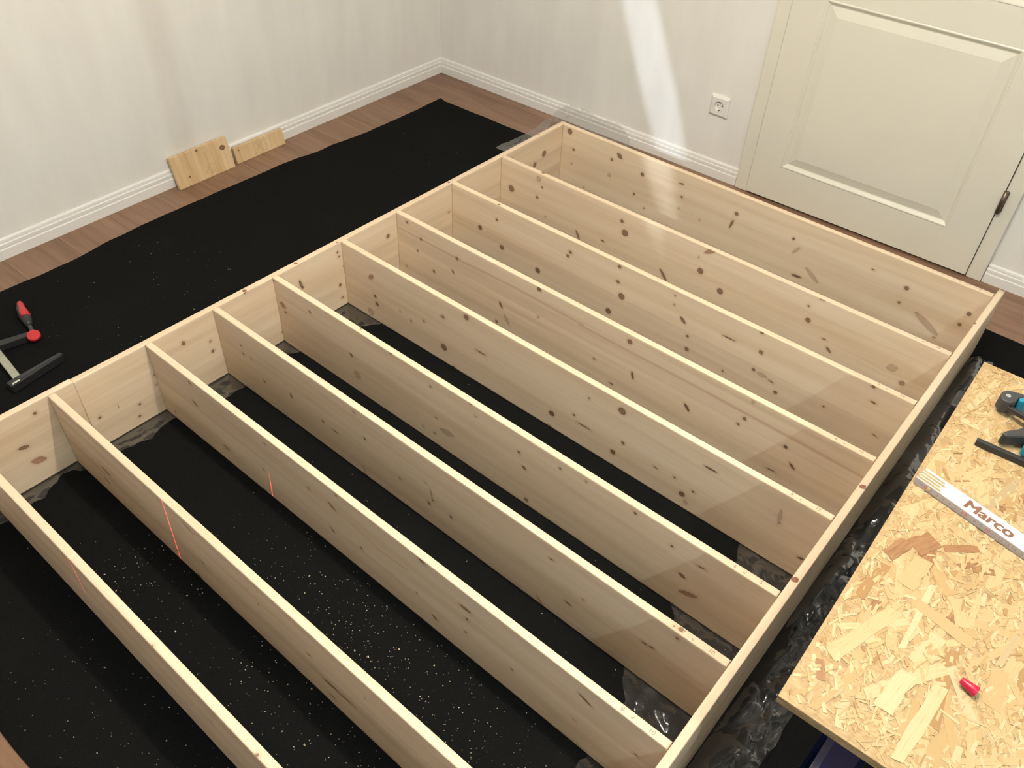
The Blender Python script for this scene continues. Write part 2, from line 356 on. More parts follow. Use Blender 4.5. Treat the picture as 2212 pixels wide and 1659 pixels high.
structure(extrude_profile('baseboard_beyond_door', BB, (2.583, 0, 0), (RX, 0, 0), (0, -1, 0), MAT['trim']))
structure(extrude_profile('baseboard_east', BB, (RX, RY, 0), (RX, 0, 0), (-1, 0, 0), MAT['trim']))
structure(extrude_profile('baseboard_near', BB, (0, RY, 0), (RX, RY, 0), (0, 1, 0), MAT['trim']))

# door with casing, two moulded panels and hinges
door = empty('door_1', (1.67, 0, 0)); structure(door)
DX0, DX1, DZ0, DZ1, DY = 0.0, 0.858, 0.009, 1.99, -0.030
def casing(x0, x1, z0, z1):
    return box('door_casing', (x0 - 1.67, -0.024, z0), (x1 - 1.67, 0.0, z1), MAT['door'], door, bevel=0.004, seg=2)
casing(1.617, 1.6675, 0.0, 2.0); casing(2.5305, 2.581, 0.0, 2.0); casing(1.617, 2.581, 2.0, 2.06)
verts, faces = [], []
def quad(pts):
    i = len(verts); verts.extend(pts); faces.append(tuple(range(i, i + len(pts))))
PANX = (1.783 - 1.67, 2.411 - 1.67); PANELS = [(0.150, 0.763), (0.872, 1.88)]
def front(x0, x1, z0, z1, y=DY): quad([(x0, y, z0), (x1, y, z0), (x1, y, z1), (x0, y, z1)])
front(DX0, PANX[0], DZ0, DZ1); front(PANX[1], DX1, DZ0, DZ1)
zz = [DZ0] + [z for pr in PANELS for z in pr] + [DZ1]
for k in range(0, len(zz), 2): front(PANX[0], PANX[1], zz[k], zz[k + 1])
for z0, z1 in PANELS:
    prof = [(0.0, 0.0), (0.003, -0.0015), (0.006, -0.001), (0.016, 0.008), (0.019, 0.009), (0.050, 0.001), (0.052, 0.001)]
    for (i0, d0), (i1, d1) in zip(prof[:-1], prof[1:]):
        r0 = [(PANX[0] + i0, DY + d0, z0 + i0), (PANX[1] - i0, DY + d0, z0 + i0), (PANX[1] - i0, DY + d0, z1 - i0), (PANX[0] + i0, DY + d0, z1 - i0)]
        r1 = [(PANX[0] + i1, DY + d1, z0 + i1), (PANX[1] - i1, DY + d1, z0 + i1), (PANX[1] - i1, DY + d1, z1 - i1), (PANX[0] + i1, DY + d1, z1 - i1)]
        for k in range(4): quad([r0[k], r0[(k + 1) % 4], r1[(k + 1) % 4], r1[k]])
    i1, d1 = prof[-1]; front(PANX[0] + i1, PANX[1] - i1, z0 + i1, z1 - i1, DY + d1)
for a, b_ in (((DX0, DZ0), (DX1, DZ0)), ((DX1, DZ0), (DX1, DZ1)), ((DX1, DZ1), (DX0, DZ1)), ((DX0, DZ1), (DX0, DZ0))):
    quad([(a[0], DY, a[1]), (a[0], 0, a[1]), (b_[0], 0, b_[1]), (b_[0], DY, b_[1])])
leaf = mesh_obj('door_leaf', verts, faces, MAT['door'], door)
for hz in (0.262, 1.66):
    hg = tube('hinge', [(0.8645, -0.036, hz), (0.8645, -0.036, hz + 0.080)], 0.0075, MAT['hinge'], door, 12)
    box('hinge_plate', (0.861, -0.034, hz + 0.004), (0.874, -0.0242, hz + 0.076), MAT['hinge'], hg, bevel=0.001)
lh = empty('tmp'); bpy.data.objects.remove(lh)
hd = tube('door_handle', [(0.06, -0.030, 1.05), (0.06, -0.075, 1.05), (0.06, -0.080, 1.05), (0.19, -0.080, 1.05)], [0.010, 0.010, 0.010, 0.009], MAT['steel'], leaf, 12)

# wall socket, 80 mm
so = empty('wall_socket', (1.4755, 0, 0.2870)); tag(so, 'white square power socket on the wall left of the door', 'socket')
S = 0.040
prof = [(S, 0.0), (S, -0.0045), (S - 0.002, -0.008), (S - 0.0085, -0.0125), (S - 0.0105, -0.0125), (S - 0.0105, -0.0115), (S - 0.0120, -0.0115)]
verts, faces = [], []
for (a, d0), (b_, d1) in zip(prof[:-1], prof[1:]):
    r0 = [(-a, d0, -a), (a, d0, -a), (a, d0, a), (-a, d0, a)]; r1 = [(-b_, d1, -b_), (b_, d1, -b_), (b_, d1, b_), (-b_, d1, b_)]
    for k in range(4): quad([r0[k], r0[(k + 1) % 4], r1[(k + 1) % 4], r1[k]])
mesh_obj('frame', verts, faces, MAT['socket'], so)
verts, faces = [], []
N, a = 48, S - 0.0120
circ = [(0.0195 * math.cos(2 * math.pi * k / N), 0.0195 * math.sin(2 * math.pi * k / N)) for k in range(N)]
def sqp(c, s):
    k = s / max(abs(c[0]), abs(c[1])); return (c[0] * k, c[1] * k)
for k in range(N):
    c0, c1 = circ[k], circ[(k + 1) % N]; s0, s1 = sqp(c0, a), sqp(c1, a)
    quad([(s0[0], -0.0115, s0[1]), (s1[0], -0.0115, s1[1]), (c1[0], -0.0115, c1[1]), (c0[0], -0.0115, c0[1])])
    quad([(c0[0], -0.0115, c0[1]), (c1[0], -0.0115, c1[1]), (c1[0] * 0.95, -0.0012, c1[1] * 0.95), (c0[0] * 0.95, -0.0012, c0[1] * 0.95)])
quad([(c[0] * 0.95, -0.0012, c[1] * 0.95) for c in circ])
mesh_obj('socket_insert', verts, faces, MAT['socket'], so)
for hx in (-0.0095, 0.0095):
    tube('pin_hole', [(hx, -0.0020, 0), (hx, -0.0009, 0)], 0.0026, MAT['hole'], so, 12)
for s in (-1, 1): box('earth_clip', (-0.003, -0.0095, s * 0.0178 - 0.0015), (0.003, -0.0012, s * 0.0178 + 0.0015), MAT['hinge'], so, bevel=0.0005)

# ------------------------------------------------------------------ felt
FZ = 0.003
edge_pts = [(0.215, -0.233), (0.2186, -0.4855), (0.2157, -0.6793), (0.1959, -0.9226), (0.1745, -1.1463), (0.1717, -1.3245), (0.1637, -1.6091), (0.1681, -1.8561), (0.1852, -2.0138), (0.1869, -2.1215), (0.1794, -2.273), (0.19, -2.6), (0.18, -2.98)]
outl = []
for k in range(len(edge_pts) - 1):
    (xa, ya), (xb, yb) = edge_pts[k], edge_pts[k + 1]; n = max(2, int(abs(yb - ya) / 0.02))
    for j in range(n):
        t = j / n; t2 = t * t * (3 - 2 * t)
        outl.append((xa + (xb - xa) * t2 + 0.0045 * noise.noise(Vector((0, (ya + (yb - ya) * t) * 14, 3.3))), ya + (yb - ya) * t))
x = 0.18
while x < 3.99: outl.append((x, -2.981 + 0.004 * noise.noise(Vector((x * 9, 0, 1.2))))); x += 0.03
outl.append((4.0, -2.98)); outl.append((4.0, -0.275)); x = 3.97
while x > 0.23:
    outl.append((x, -0.244 - 0.028 * min(max((x - 0.75) / 1.9, 0), 1) - 0.02 * min(max((x - 2.5) / .2, 0), 1) + 0.003 * noise.noise(Vector((x * 9, 5, 1.2))))); x -= 0.03
bm = bmesh.new()
lo = [bm.verts.new((x, y, 0.0004)) for x, y in outl]; hi = [bm.verts.new((x, y, FZ)) for x, y in outl]
bm.faces.new(hi); n = len(outl)
for k in range(n): bm.faces.new((lo[k], lo[(k + 1) % n], hi[(k + 1) % n], hi[k]))
bmesh.ops.triangulate(bm, faces=[f for f in bm.faces if len(f.verts) > 4])
tag(bm_obj('felt_sheet', bm, MAT['felt']), 'black needle felt sheet spread over the wooden floor under the bookcase', 'carpet')

# ------------------------------------------------------------------ bookcase lying on its back
TH, OX, OY, HB, WD, T = -0.01744, 1.05042, -0.44783, 0.240, 1.6349, 0.018
case = empty('bookcase_frame', (OX, OY, 0), TH)
tag(case, 'unfinished pine bookcase frame with ten shelf boards lying flat on black felt', 'bookcase')
def L2W(x, y, z=0.0):
    c, s = math.cos(TH), math.sin(TH); return Vector((OX + c * x + s * y, OY + s * x - c * y, z))
KC = {'n': (0.84, 0.25), 'd': (0.92, 0.0), 'r': (0.70, 1.0), 'f': (0.36, 0.5)}
def parse_knots(txt):
    out = []
    for e in txt.split(';'):
        if e:
            v = e.split(','); out.append(tuple(float(q) for q in v[:5]) + (v[5],))
    return out
def capsule(px, pz, k):
    ax, az, bx, bz = k[:4]; dx, dz = bx - ax, bz - az; l2 = dx * dx + dz * dz
    t = np.clip(((px - ax) * dx + (pz - az) * dz) / l2, 0, 1) if l2 > 1e-9 else 0.0
    qx, qz = px - (ax + t * dx), pz - (az + t * dz)
    return np.sqrt(qx * qx + qz * qz), qx, qz, (1 - 0.6 * (2 * t - 1) ** 2 if l2 > 9 else 1.0)
def pine_board(name, parent, L, mapping, flip, z0, z1, seed, face_k='', top_k='', a0=0.0, t0=0.0, step=0.0034, fine=True, bev=0.0022):
    """board swept along its length; mapping(along, t, z) -> local point; the face t = T carries the knots of face_k (mm, in along/z)"""
    H = z1 - z0; nz = max(int(H / step), 4) if fine else 4; nt_ = 6 if fine else 2
    sec = [(T, z0 + bev + (H - 2 * bev) * k / nz, 0) for k in range(nz + 1)]
    sec += [(T - bev * 0.3, z1 - bev * 0.3, 1)]
    sec += [(T - bev - (T - 2 * bev) * k / nt_, z1, 1) for k in range(nt_ + 1)]
    sec += [(bev * 0.3, z1 - bev * 0.3, 2), (0, z1 - bev, 2), (0, z0 + bev, 2), (bev, z0, 2), (T - bev, z0, 2)]
    nx = int(L / step) if fine else int(L / 0.02)
    al = np.linspace(0, L, nx + 1); ns = len(sec)
    A = np.repeat(al, ns); S = np.tile(np.array(sec), (nx + 1, 1)); tt, zz_, cls = S[:, 0], S[:, 1], S[:, 2]
    X, Y, Z = mapping(A, tt, zz_); V = np.stack([X, Y, Z], 1)
    idx = np.arange((nx + 1) * ns).reshape(nx + 1, ns)
    a = idx[:-1, :]; b2 = idx[1:, :]; an = np.roll(a, -1, 1); bn = np.roll(b2, -1, 1)
    F = np.stack([a, an, bn, b2] if flip else [a, b2, bn, an], -1).reshape(-1, 4)
    caps = [list(idx[0, ::-1] if flip else idx[0]), list(idx[-1] if flip else idx[-1, ::-1])]
    me = bpy.data.meshes.new(name); nq = len(F); nl = nq * 4 + 2 * ns
    me.vertices.add(len(V)); me.vertices.foreach_set('co', V.astype(np.float32).ravel())
    me.loops.add(nl); me.loops.foreach_set('vertex_index', np.concatenate([F.ravel(), np.array(caps[0]), np.array(caps[1])]).astype(np.int32))
    me.polygons.add(nq + 2); me.polygons.foreach_set('loop_start', np.concatenate([np.arange(nq) * 4, [nq * 4, nq * 4 + ns]]).astype(np.int32))
    me.update(calc_edges=True); me.validate()
    kd = np.full(len(V), 30.0); kc = np.zeros(len(V)); kr = np.zeros(len(V)); st = np.zeros(len(V))
    gz = np.where(cls == 0, zz_, np.where(cls == 1, 0.31 + (T - tt), 0.6 + zz_)).astype(float)
    for txt, c_, py in ((face_k, 0, zz_ * 1000), (top_k, 1, (t0 + tt) * 1000)):
        sel = np.where(cls == c_)[0]
        if not len(sel): continue
        px_, pz_ = (A[sel] + a0) * 1000, py[sel]
        for k in parse_knots(txt):
            d, qx, qz, tap = capsule(px_, pz_, k); r = max(k[4], 2.2)
            if k[5] == 's':
                st[sel] = np.maximum(st[sel], np.clip(1.5 - d / r, 0, 1)); continue
            dd = d - r * tap; better = dd < kd[sel]; ii = sel[better]
            kd[ii] = dd[better]; kc[ii], kr[ii] = KC[k[5]]
            if r > 3.5:
                near = d < r * 7
                ll = np.hypot(k[2] - k[0], k[3] - k[1]) / 2
                gz[sel[near]] -= (np.sign(qz[near]) * 0.75 * r * np.exp(-np.abs(qz[near]) / (1.3 * r)) * np.exp(-(qx[near] / (2.6 * r + ll)) ** 2)) / 1000
    for n_, v in (('ga', A + a0), ('gz', gz), ('gs', np.full(len(V), seed)), ('kd', kd), ('kc', kc), ('kr', kr), ('st', st)):
        me.attributes.new(n_, 'FLOAT', 'POINT').data.foreach_set('value', v.astype(np.float32))
    me.materials.append(MAT['pine'])
    return link(bpy.data.objects.new(name, me), parent)

K0="52,221,52,221,11.0,n;77,155,77,155,5.0,d;276,210,294,198,8.7,n;253,178,253,178,5.4,n;250,113,250,113,7.9,f;391,169,391,169,7.2,n;368,80,368,80,4.4,n;564,146,564,146,4.2,d;545,194,564,196,2.8,n;781,168,781,168,7.2,n;776,141,767,106,4.1,n;419,40,419,40,2.9,n;561,98,561,98,2.4,n;73,95,73,95,2.6,n;650,87,650,87,4.2,f;140,18,140,18,5.1,f;997,163,997,163,4.8,d;1026,141,1007,111,5.3,f;1029,33,1059,36,4.5,d;1068,79,1117,45,7.9,f;1266,171,1277,170,1.7,n;1386,155,1386,155,7.4,n;1382,97,1382,97,4.6,n;1441,87,1522,44,10.8,f;1515,46,1515,46,4.1,d;1443,87,1443,87,4.1,n;1519,30,1519,30,5.8,f;1579,155,1579,155,6.8,n;1569,109,1569,109,5.6,n"
K1="191,218,191,218,10.0,f;70,133,70,133,12.3,n;208,192,208,192,4.1,n;189,145,189,145,5.6,n;231,84,231,84,4.7,f;546,200,546,200,6.1,n;563,162,563,162,12.2,n;367,88,386,56,3.7,n;474,95,490,94,2.7,n;858,220,892,246,7.3,r;856,150,856,150,10.0,n;840,195,840,195,2.5,n;716,90,745,57,4.8,n;936,111,936,111,10.4,n;1240,236,1257,245,6.1,r;1214,197,1214,197,3.5,n;1226,151,1226,151,8.2,n;1283,112,1295,113,2.3,n;1303,91,1319,78,4.3,n;1485,116,1504,127,13.5,f;1535,88,1535,88,8.2,r"
K2="222,183,222,183,4.4,d;248,86,248,86,8.9,n;405,67,405,67,9.6,d;524,198,532,193,5.8,n;518,181,522,175,7.0,n;712,228,712,228,5.9,n;709,174,718,172,6.4,n;733,128,733,128,10.9,n;910,220,910,220,2.7,n;912,189,912,189,2.7,n;694,50,694,50,10.0,d;149,121,149,121,8.5,d;941,159,958,144,5.8,n;975,104,975,104,4.7,n;982,58,982,58,7.1,n;1080,167,1120,167,1.5,d;1187,237,1187,237,5.8,n;1197,176,1204,169,7.0,n;1195,104,1195,104,5.2,n;1208,101,1236,100,7.1,f;1241,96,1262,92,1.9,n;1108,46,1108,46,3.1,n;1274,65,1274,65,5.6,n;1411,99,1411,99,3.2,n;1508,234,1508,234,5.4,n;1516,188,1531,186,3.1,n;1554,90,1568,88,1.4,n"
K3="63,224,70,221,5.4,n;127,186,127,186,5.0,n;109,135,109,135,4.2,n;284,186,284,186,5.7,n;181,88,181,88,5.1,n;261,133,270,124,3.3,n;53,49,53,49,5.3,f;461,109,472,92,5.2,n;451,28,451,28,5.4,n;480,72,503,41,5.3,f;612,131,612,131,2.7,n;608,231,608,231,7.6,n;928,215,928,215,7.9,n;822,91,822,91,3.4,d;950,118,957,95,4.0,d;883,36,896,36,3.0,n;1125,108,1141,90,5.0,d;1293,164,1293,164,5.4,n;1281,136,1281,136,4.4,n;1414,145,1414,145,5.3,d;1301,228,1301,228,5.0,f;1385,45,1413,48,1.7,n;1437,103,1454,89,3.7,d;28,187,129,186,3.0,s;129,186,284,186,3.7,s;287,185,505,192,4.0,s;505,192,772,188,3.8,s;757,182,1179,184,3.9,s;1179,184,1540,179,4.3,s;1411,183,1606,178,4.5,s"
K4="135,161,153,177,7.2,r;155,102,155,102,6.1,n;161,75,161,75,6.9,n;128,27,128,27,13.3,f;265,102,265,102,2.4,n;311,89,311,89,3.6,n;366,118,366,118,3.5,d;438,175,450,178,6.8,r;535,223,535,223,9.1,n;446,63,446,63,11.2,n;570,126,609,127,1.1,d;484,7,484,7,5.1,n;963,188,963,188,3.0,n;1064,208,1064,208,10.8,n;1082,105,1082,105,5.1,n;1057,53,1057,53,7.6,d;1063,2,1063,2,6.0,n;1178,89,1191,87,2.0,n;1306,186,1341,187,3.1,d;1240,92,1240,92,2.6,n;852,59,852,59,9.0,d;924,101,924,101,3.9,n;935,82,982,83,2.1,n;846,3,846,3,11.0,f;1270,52,1270,52,8.3,d;1297,82,1297,82,3.9,n;1285,32,1285,32,7.0,f;1509,186,1514,139,4.8,f;1514,147,1514,147,3.6,d;1582,74,1596,78,3.4,d;1241,92,1241,92,3.0,n"
K5="38,157,56,153,10.7,r;54,133,54,133,3.9,n;172,200,179,196,4.1,n;21,231,21,231,3.0,n;335,137,343,130,5.5,n;356,69,356,69,14.1,f;505,237,505,237,4.1,n;648,208,648,208,3.4,n;665,107,665,107,2.1,d;615,41,615,41,2.5,n;657,44,657,44,2.8,n;681,74,724,81,9.7,f;786,237,786,237,3.2,n;944,177,944,177,4.1,d;958,138,968,132,5.1,n;1067,211,1067,211,3.7,n;1141,222,1141,222,2.7,d;976,25,976,25,6.3,n;1276,221,1276,221,4.1,n;803,205,803,205,1.9,n;1377,192,1377,192,3.4,d;1409,123,1425,118,4.6,n;1423,66,1460,82,7.0,r;1441,183,1464,186,1.1,n"
K6="126,172,126,172,3.2,n;128,142,128,142,3.2,d;164,146,164,146,2.1,n;206,89,206,89,4.3,n;324,117,326,105,4.2,n;581,225,591,220,4.2,f;451,100,451,100,3.8,n;487,95,510,95,2.0,n;616,151,616,151,3.9,d;596,40,608,8,2.4,f;841,142,849,99,2.8,f;849,102,849,102,2.8,d;832,83,839,76,5.1,n;828,148,828,148,1.9,n;908,88,908,88,4.0,n;737,94,737,94,2.9,n;1197,192,1208,194,2.2,n;1249,85,1267,82,4.0,r;1172,32,1198,1,3.6,f;1294,133,1294,133,4.5,f;1509,224,1512,221,4.6,n;1443,135,1457,135,2.4,d;1460,136,1473,140,1.6,n"
K7="204,227,215,223,3.0,n;197,156,217,148,4.0,n;72,33,72,33,3.6,n;299,59,320,63,8.8,f;504,215,504,215,3.1,n;472,98,472,98,2.6,n;723,179,747,168,3.8,n;758,229,758,229,2.9,n;715,80,730,71,2.8,n;655,172,655,172,6.6,f;821,102,826,96,2.7,n;1013,234,1030,230,3.5,d;1000,96,1000,96,2.3,n;1046,58,1060,51,3.1,n;1127,183,1158,183,3.5,n;1148,149,1148,149,3.5,n;1144,96,1144,96,3.0,n;1271,95,1271,95,3.2,r;1107,2,1107,2,3.7,n;1429,199,1460,188,3.2,n;1430,94,1430,94,2.3,n;1561,143,1570,144,1.4,n;798,167,883,149,0.9,s;883,149,975,157,0.9,s;1391,9,1647,31,1.0,s"
K8="195,117,230,113,3.5,d;180,69,199,55,3.2,n;469,41,481,40,2.1,n;594,109,604,105,2.3,n;544,13,559,11,3.6,n;565,221,603,210,2.5,f;807,157,807,157,2.4,n;957,139,969,140,1.6,n;1001,88,1040,93,3.7,n;1036,90,1091,93,2.3,d;1009,44,1028,39,2.4,n;1130,178,1130,178,2.9,f"
K9="867,120,867,120,2.0,f;934,147,945,149,3.4,f;515,24,515,24,3.4,f;146,94,146,94,3.6,f"
KPANEL="126,157,126,157,12.0,n;180,131,180,131,9.4,n;651,133,651,133,3.2,n;936,169,936,169,7.2,n;1144,208,1144,208,3.6,d;1140,191,1140,191,3.2,n;1149,88,1149,88,5.0,d;1146,38,1146,38,4.6,n;1126,149,1126,149,3.3,n;1296,182,1288,150,4.3,n;1288,153,1288,153,3.5,d;1480,238,1480,238,4.4,n;1384,38,1384,38,3.6,n;1693,189,1691,178,5.9,n;1616,143,1616,143,3.1,n;1616,108,1616,108,5.0,n;1855,71,1855,71,3.7,n;1866,34,1866,34,4.1,n;1793,135,1793,135,2.6,n;1796,102,1796,102,2.2,n;1962,99,1962,99,4.1,n;2094,210,2094,210,4.4,n;2160,136,2139,130,5.7,n;2146,80,2118,68,9.8,r"
KT_2="226,631,226,631,3.9,d"
KT_1="200,365,200,365,5.9,n"
KT_5="377,1371,377,1371,2.8,r"
KT_6="1509,1576,1509,1576,5.1,n;1496,1579,1496,1579,2.5,r"
KT_9="1096,2259,1096,2259,3.5,r;787,2260,787,2260,2.2,r"
KT_L="11,1294,11,1294,5.0,r;13,1477,13,1477,5.9,r;7,152,7,152,3.4,n;10,641,10,641,3.5,d;14,1138,14,1138,3.6,n"
KT_R="1627,988,1627,988,8.0,r;1624,1323,1624,1323,7.5,r;1618,188,1618,188,3.7,d"
SHELF_Y = [0.0, 0.3604, 0.6177, 0.8766, 1.1085, 1.3665, 1.5689, 1.7742, 2.0355, 2.2440]
ZB = 0.0042
shelves = []
TOPK = {1: KT_1, 2: KT_2, 5: KT_5, 6: KT_6, 9: KT_9}
for k, y in enumerate(SHELF_Y):
    nm = 'top_board' if k == 0 else 'shelf_board'
    x0, x1 = T + 0.0004, WD - T - 0.0018
    so_ = pine_board(nm, case, x1 - x0, (lambda A, t, z, y=y, x0=x0: (A + x0, -(y + t), z)), False, ZB, HB, 1.0 + 2.37 * k,
                     globals()['K%d' % k], TOPK.get(k, ''), a0=x0, t0=y)
    shelves.append(so_)
PEND = 2.62
pine_board('side_panel', case, 1.9876, (lambda A, t, z: (t, -A, z)), True, ZB, HB, 41.3, KPANEL, '', a0=0.0)
pine_board('side_panel', case, PEND - 1.9880, (lambda A, t, z: (t - 0.0020, -(A + 1.9880), z)), True, ZB, HB + 0.0012, 57.9, KPANEL, '', a0=1.9880)
pine_board('side_panel', case, PEND + 0.0331, (lambda A, t, z: (WD - t, -(A - 0.0331), z)), False, ZB, HB, 73.1, '', '', a0=-0.0331, fine=False)
pine_board('bottom_board', case, WD - 2 * T - 0.0022, (lambda A, t, z: (A + T + 0.0004, -(2.585 + t), z)), False, ZB, HB, 88.8, '', '', fine=False)
# knots on the narrow upper edges of the side panels
def edge_knot(x, y, r, col, z):
    bm = bmesh.new(); vs = []
    for k in range(20):
        a = 2 * math.pi * k / 20; rr = r * (1 + 0.12 * math.sin(2.3 * a + x * 90)); vs.append(bm.verts.new((x + rr * math.cos(a), -(y + rr * 1.15 * math.sin(a)), z)))
    c_ = bm.verts.new((x, -y, z + 0.0001))
    for k in range(20): bm.faces.new((vs[k], vs[(k + 1) % 20], c_))
    return bm_obj('knot', bm, col, case)
m, nt, p = new_mat('edge_knot'); tc = nd(nt, 'ShaderNodeTexCoord')
n1 = nd(nt, 'ShaderNodeTexNoise', i_Scale=420.0, i_Detail=2.0); nt.links.new(tc.outputs['Object'], n1.inputs['Vector'])
nt.links.new(ramp(nt, n1.outputs[0], [(0.35, (0.13, 0.045, 0.028)), (0.65, (0.36, 0.16, 0.10))]), p.inputs['Base Color']); p.inputs['Roughness'].default_value = 0.5
for txt in (KT_L, KT_R):
    for k in parse_knots(txt):
        zt = HB + 0.00025
        edge_knot(k[0] / 1000, k[1] / 1000, min(k[4], 7.0) / 1000, m, zt)

# pencilled numbers and arrows near the right-hand end of every shelf edge
MARKS = {0: ('0', '3'), 1: ('2', '19'), 2: ('3', '19'), 3: ('4', '13'), 4: ('5', '17'), 5: ('6', '5'), 6: ('7', '10'), 7: ('8', '10')}
ARW = [(0.0, 0.0055), (-0.0004, 0.0060), (-0.0046, 0.0012), (-0.0048, 0.0042), (-0.0056, 0.0042), (-0.0056, -0.0006), (-0.0010, -0.0004), (-0.0010, 0.0004), (-0.0040, 0.0004)]
for k, (n_a, n_b) in MARKS.items():
    y = SHELF_Y[k]
    for body, xm, sz in ((n_a, 1.512, 0.0125), (n_b, 1.572, 0.0125)):
        text_mesh('pencil_mark', body, sz, MAT['pencil'], shelves[k], Matrix.Translation((xm, -(y + 0.0125), HB + 0.0002)) @ Matrix.Rotation(-0.12, 4, 'Z'), extrude=0.00004)
    prism('pencil_mark', [(1.542 + a * 1.1, -(y + 0.0125) + b_ * 1.1) for a, b_ in ARW], HB + 0.00012, HB + 0.0002, MAT['pencil'], shelves[k])
prism('pencil_mark', [(0.0185, -1.9080), (0.0185, -1.9100), (0.0186, -1.9100), (0.0186, -1.9080)], 0.095, 0.110, MAT['pencil'], case)

# ------------------------------------------------------------------ packing film
def film(name, label, xs, ys, hfun, mat=None, keep=None):
    """grid sheet in bookcase coordinates (x, y toward the camera)"""
    nx, ny = len(xs[0]) if isinstance(xs[0], (list, tuple)) else len(xs), len(ys)
    V, idx = [], {}
    for j, y in enumerate(ys):
        row_x = xs[j]
        for i, x in enumerate(row_x):
            V.append(L2W(x, y, hfun(x, y, i / (len(row_x) - 1)))); idx[(i, j)] = len(V) - 1
    n = len(xs[0]); F = []
    for j in range(len(ys) - 1):
        for i in range(n - 1): F.append((idx[(i, j)], idx[(i + 1, j)], idx[(i + 1, j + 1)], idx[(i, j + 1)]))
    o = mesh_obj(name, V, F, MAT['film'], None, smooth=True)
    return tag(o, label, 'plastic film', 'packing film under the bookcase')
def lerp_tab(tab, v):
    if v <= tab[0][0]: return tab[0][1]
    for (a, fa), (b2, fb) in zip(tab[:-1], tab[1:]):
        if v <= b2: return fa + (fb - fa) * (v - a) / (b2 - a)
    return tab[-1][1]
def board_clear(x, y):
    """distance to the nearest board footprint, in metres"""
    d = 9.0
    for y0 in SHELF_Y + [2.585]:
        if -0.002 < x < WD: d = min(d, max(y0 - 0.002 - y, y - y0 - T - 0.002, 0))
    for x0 in (-0.002, WD - T):
        if y > -0.04: d = min(d, max(x0 - 0.002 - x, x - x0 - T - 0.004, 0))
    return d
def crinkle(x, y, s=1.0):
    v = Vector((x * 17 * s, y * 11 * s, 2.7)); r = abs(noise.noise(v)) + 0.5 * abs(noise.noise(v * 2.3)) + 0.3 * abs(noise.noise(v * 5.1))
    return min(r, 1.0)
def h_film(x, y, u, amp=0.020):
    c = board_clear(x, y); e = min(c / 0.03, 1.0)
    return FZ + 0.0007 + e * amp * crinkle(x, y)
ysg = [0.002 + 0.0085 * k for k in range(int(2.52 / 0.0085))]
EL = [(-0.05, 0.05), (1.10, 0.17), (1.13, 0.172), (1.19, 0.14), (1.30, 0.08), (1.40, 0.092), (1.47, 0.06), (1.61, 0.109), (1.66, 0.102), (1.76, 0.07), (1.80, 0.062), (1.88, 0.085), (1.95, 0.072), (2.03, 0.05), (2.06, 0.055), (2.105, 0.028), (2.17, 0.075), (2.22, 0.07), (2.5, 0.08)]
xsl = []
for y in ysg:
    e = lerp_tab(EL, y) + 0.006 * noise.noise(Vector((0, y * 30, 9.1))); xsl.append([-0.10 + (e + 0.10) * i / 30 for i in range(31)])
film('packing_film', 'clear crinkled packing film under the side panel nearer the bare wall', xsl, ysg, lambda x, y, u: h_film(x, y, u, 0.017))
ER = [(-0.05, 1.52), (1.0, 1.45), (1.128, 1.445), (1.2, 1.47), (1.30, 1.44), (1.377, 1.405), (1.42, 1.44), (1.5, 1.50), (1.585, 1.42), (1.62, 1.435), (1.66, 1.47), (1.75, 1.45), (1.80, 1.475), (1.9, 1.47), (2.5, 1.5)]
OUTX = [(-0.05, 1.70), (0.2, 1.715), (0.8, 1.73), (1.3, 1.745), (1.6, 1.745), (2.5, 1.75)]
xsr = []
for y in ysg:
    e = lerp_tab(ER, y) + 0.006 * noise.noise(Vector((4, y * 30, 9.1))); f = lerp_tab(OUTX, y) + 0.012 * noise.noise(Vector((7, y * 16, 1.1)))
    xsr.append([e + (f - e) * i / 54 for i in range(55)])
def h_right(x, y, u):
    h = h_film(x, y, u, 0.026)
    if x > WD:
        e = min((x - WD) / 0.02, 1.0)
        h += e * 0.055 * max(0.0, noise.noise(Vector((x * 9, y * 4.2, 8.8))) + 0.35) * math.exp(-((x - WD - 0.05) / 0.07) ** 2)
    return h
film('packing_film', 'clear crinkled packing film under the side panel beside the sawhorse table', xsr, ysg, h_right)
# a separate piece bunched up between the far corner of the frame and the wall
ysb = [-0.435 + 0.0085 * k for k in range(51)]
xsb = []
for y in ysb:
    xa = lerp_tab([(-0.435, -0.345), (-0.25, -0.33), (-0.02, -0.36 + 0.02)], y) + 0.008 * noise.noise(Vector((2, y * 25, 0.3)))
    xb = lerp_tab([(-0.435, 0.05), (-0.30, 0.13), (-0.06, 0.17), (-0.02, 0.15)], y) + 0.010 * noise.noise(Vector((3, y * 25, 0.7)))
    xsb.append([xa + (xb - xa) * i / 60 for i in range(61)])
def h_back(x, y, u):
    wy = -L2W(x, y).y                       # distance from the wall
    rise = max(0.0, 1 - (wy - 0.02) / 0.17)
    c = min(max(-0.003 - y, 0) / 0.05, 1.0)
    side = min(u, 1 - u); side = min(side / 0.12, 1.0)
    return 0.0030 + c * (0.052 * rise ** 1.2 * (0.35 + 0.65 * side) + 0.022 * crinkle(x, y, 1.3) * side + 0.004 * crinkle(x, y, 2.0))
film('packing_film', 'clear crinkled packing film bunched between the far frame corner and the wall', xsb, ysb, h_back)

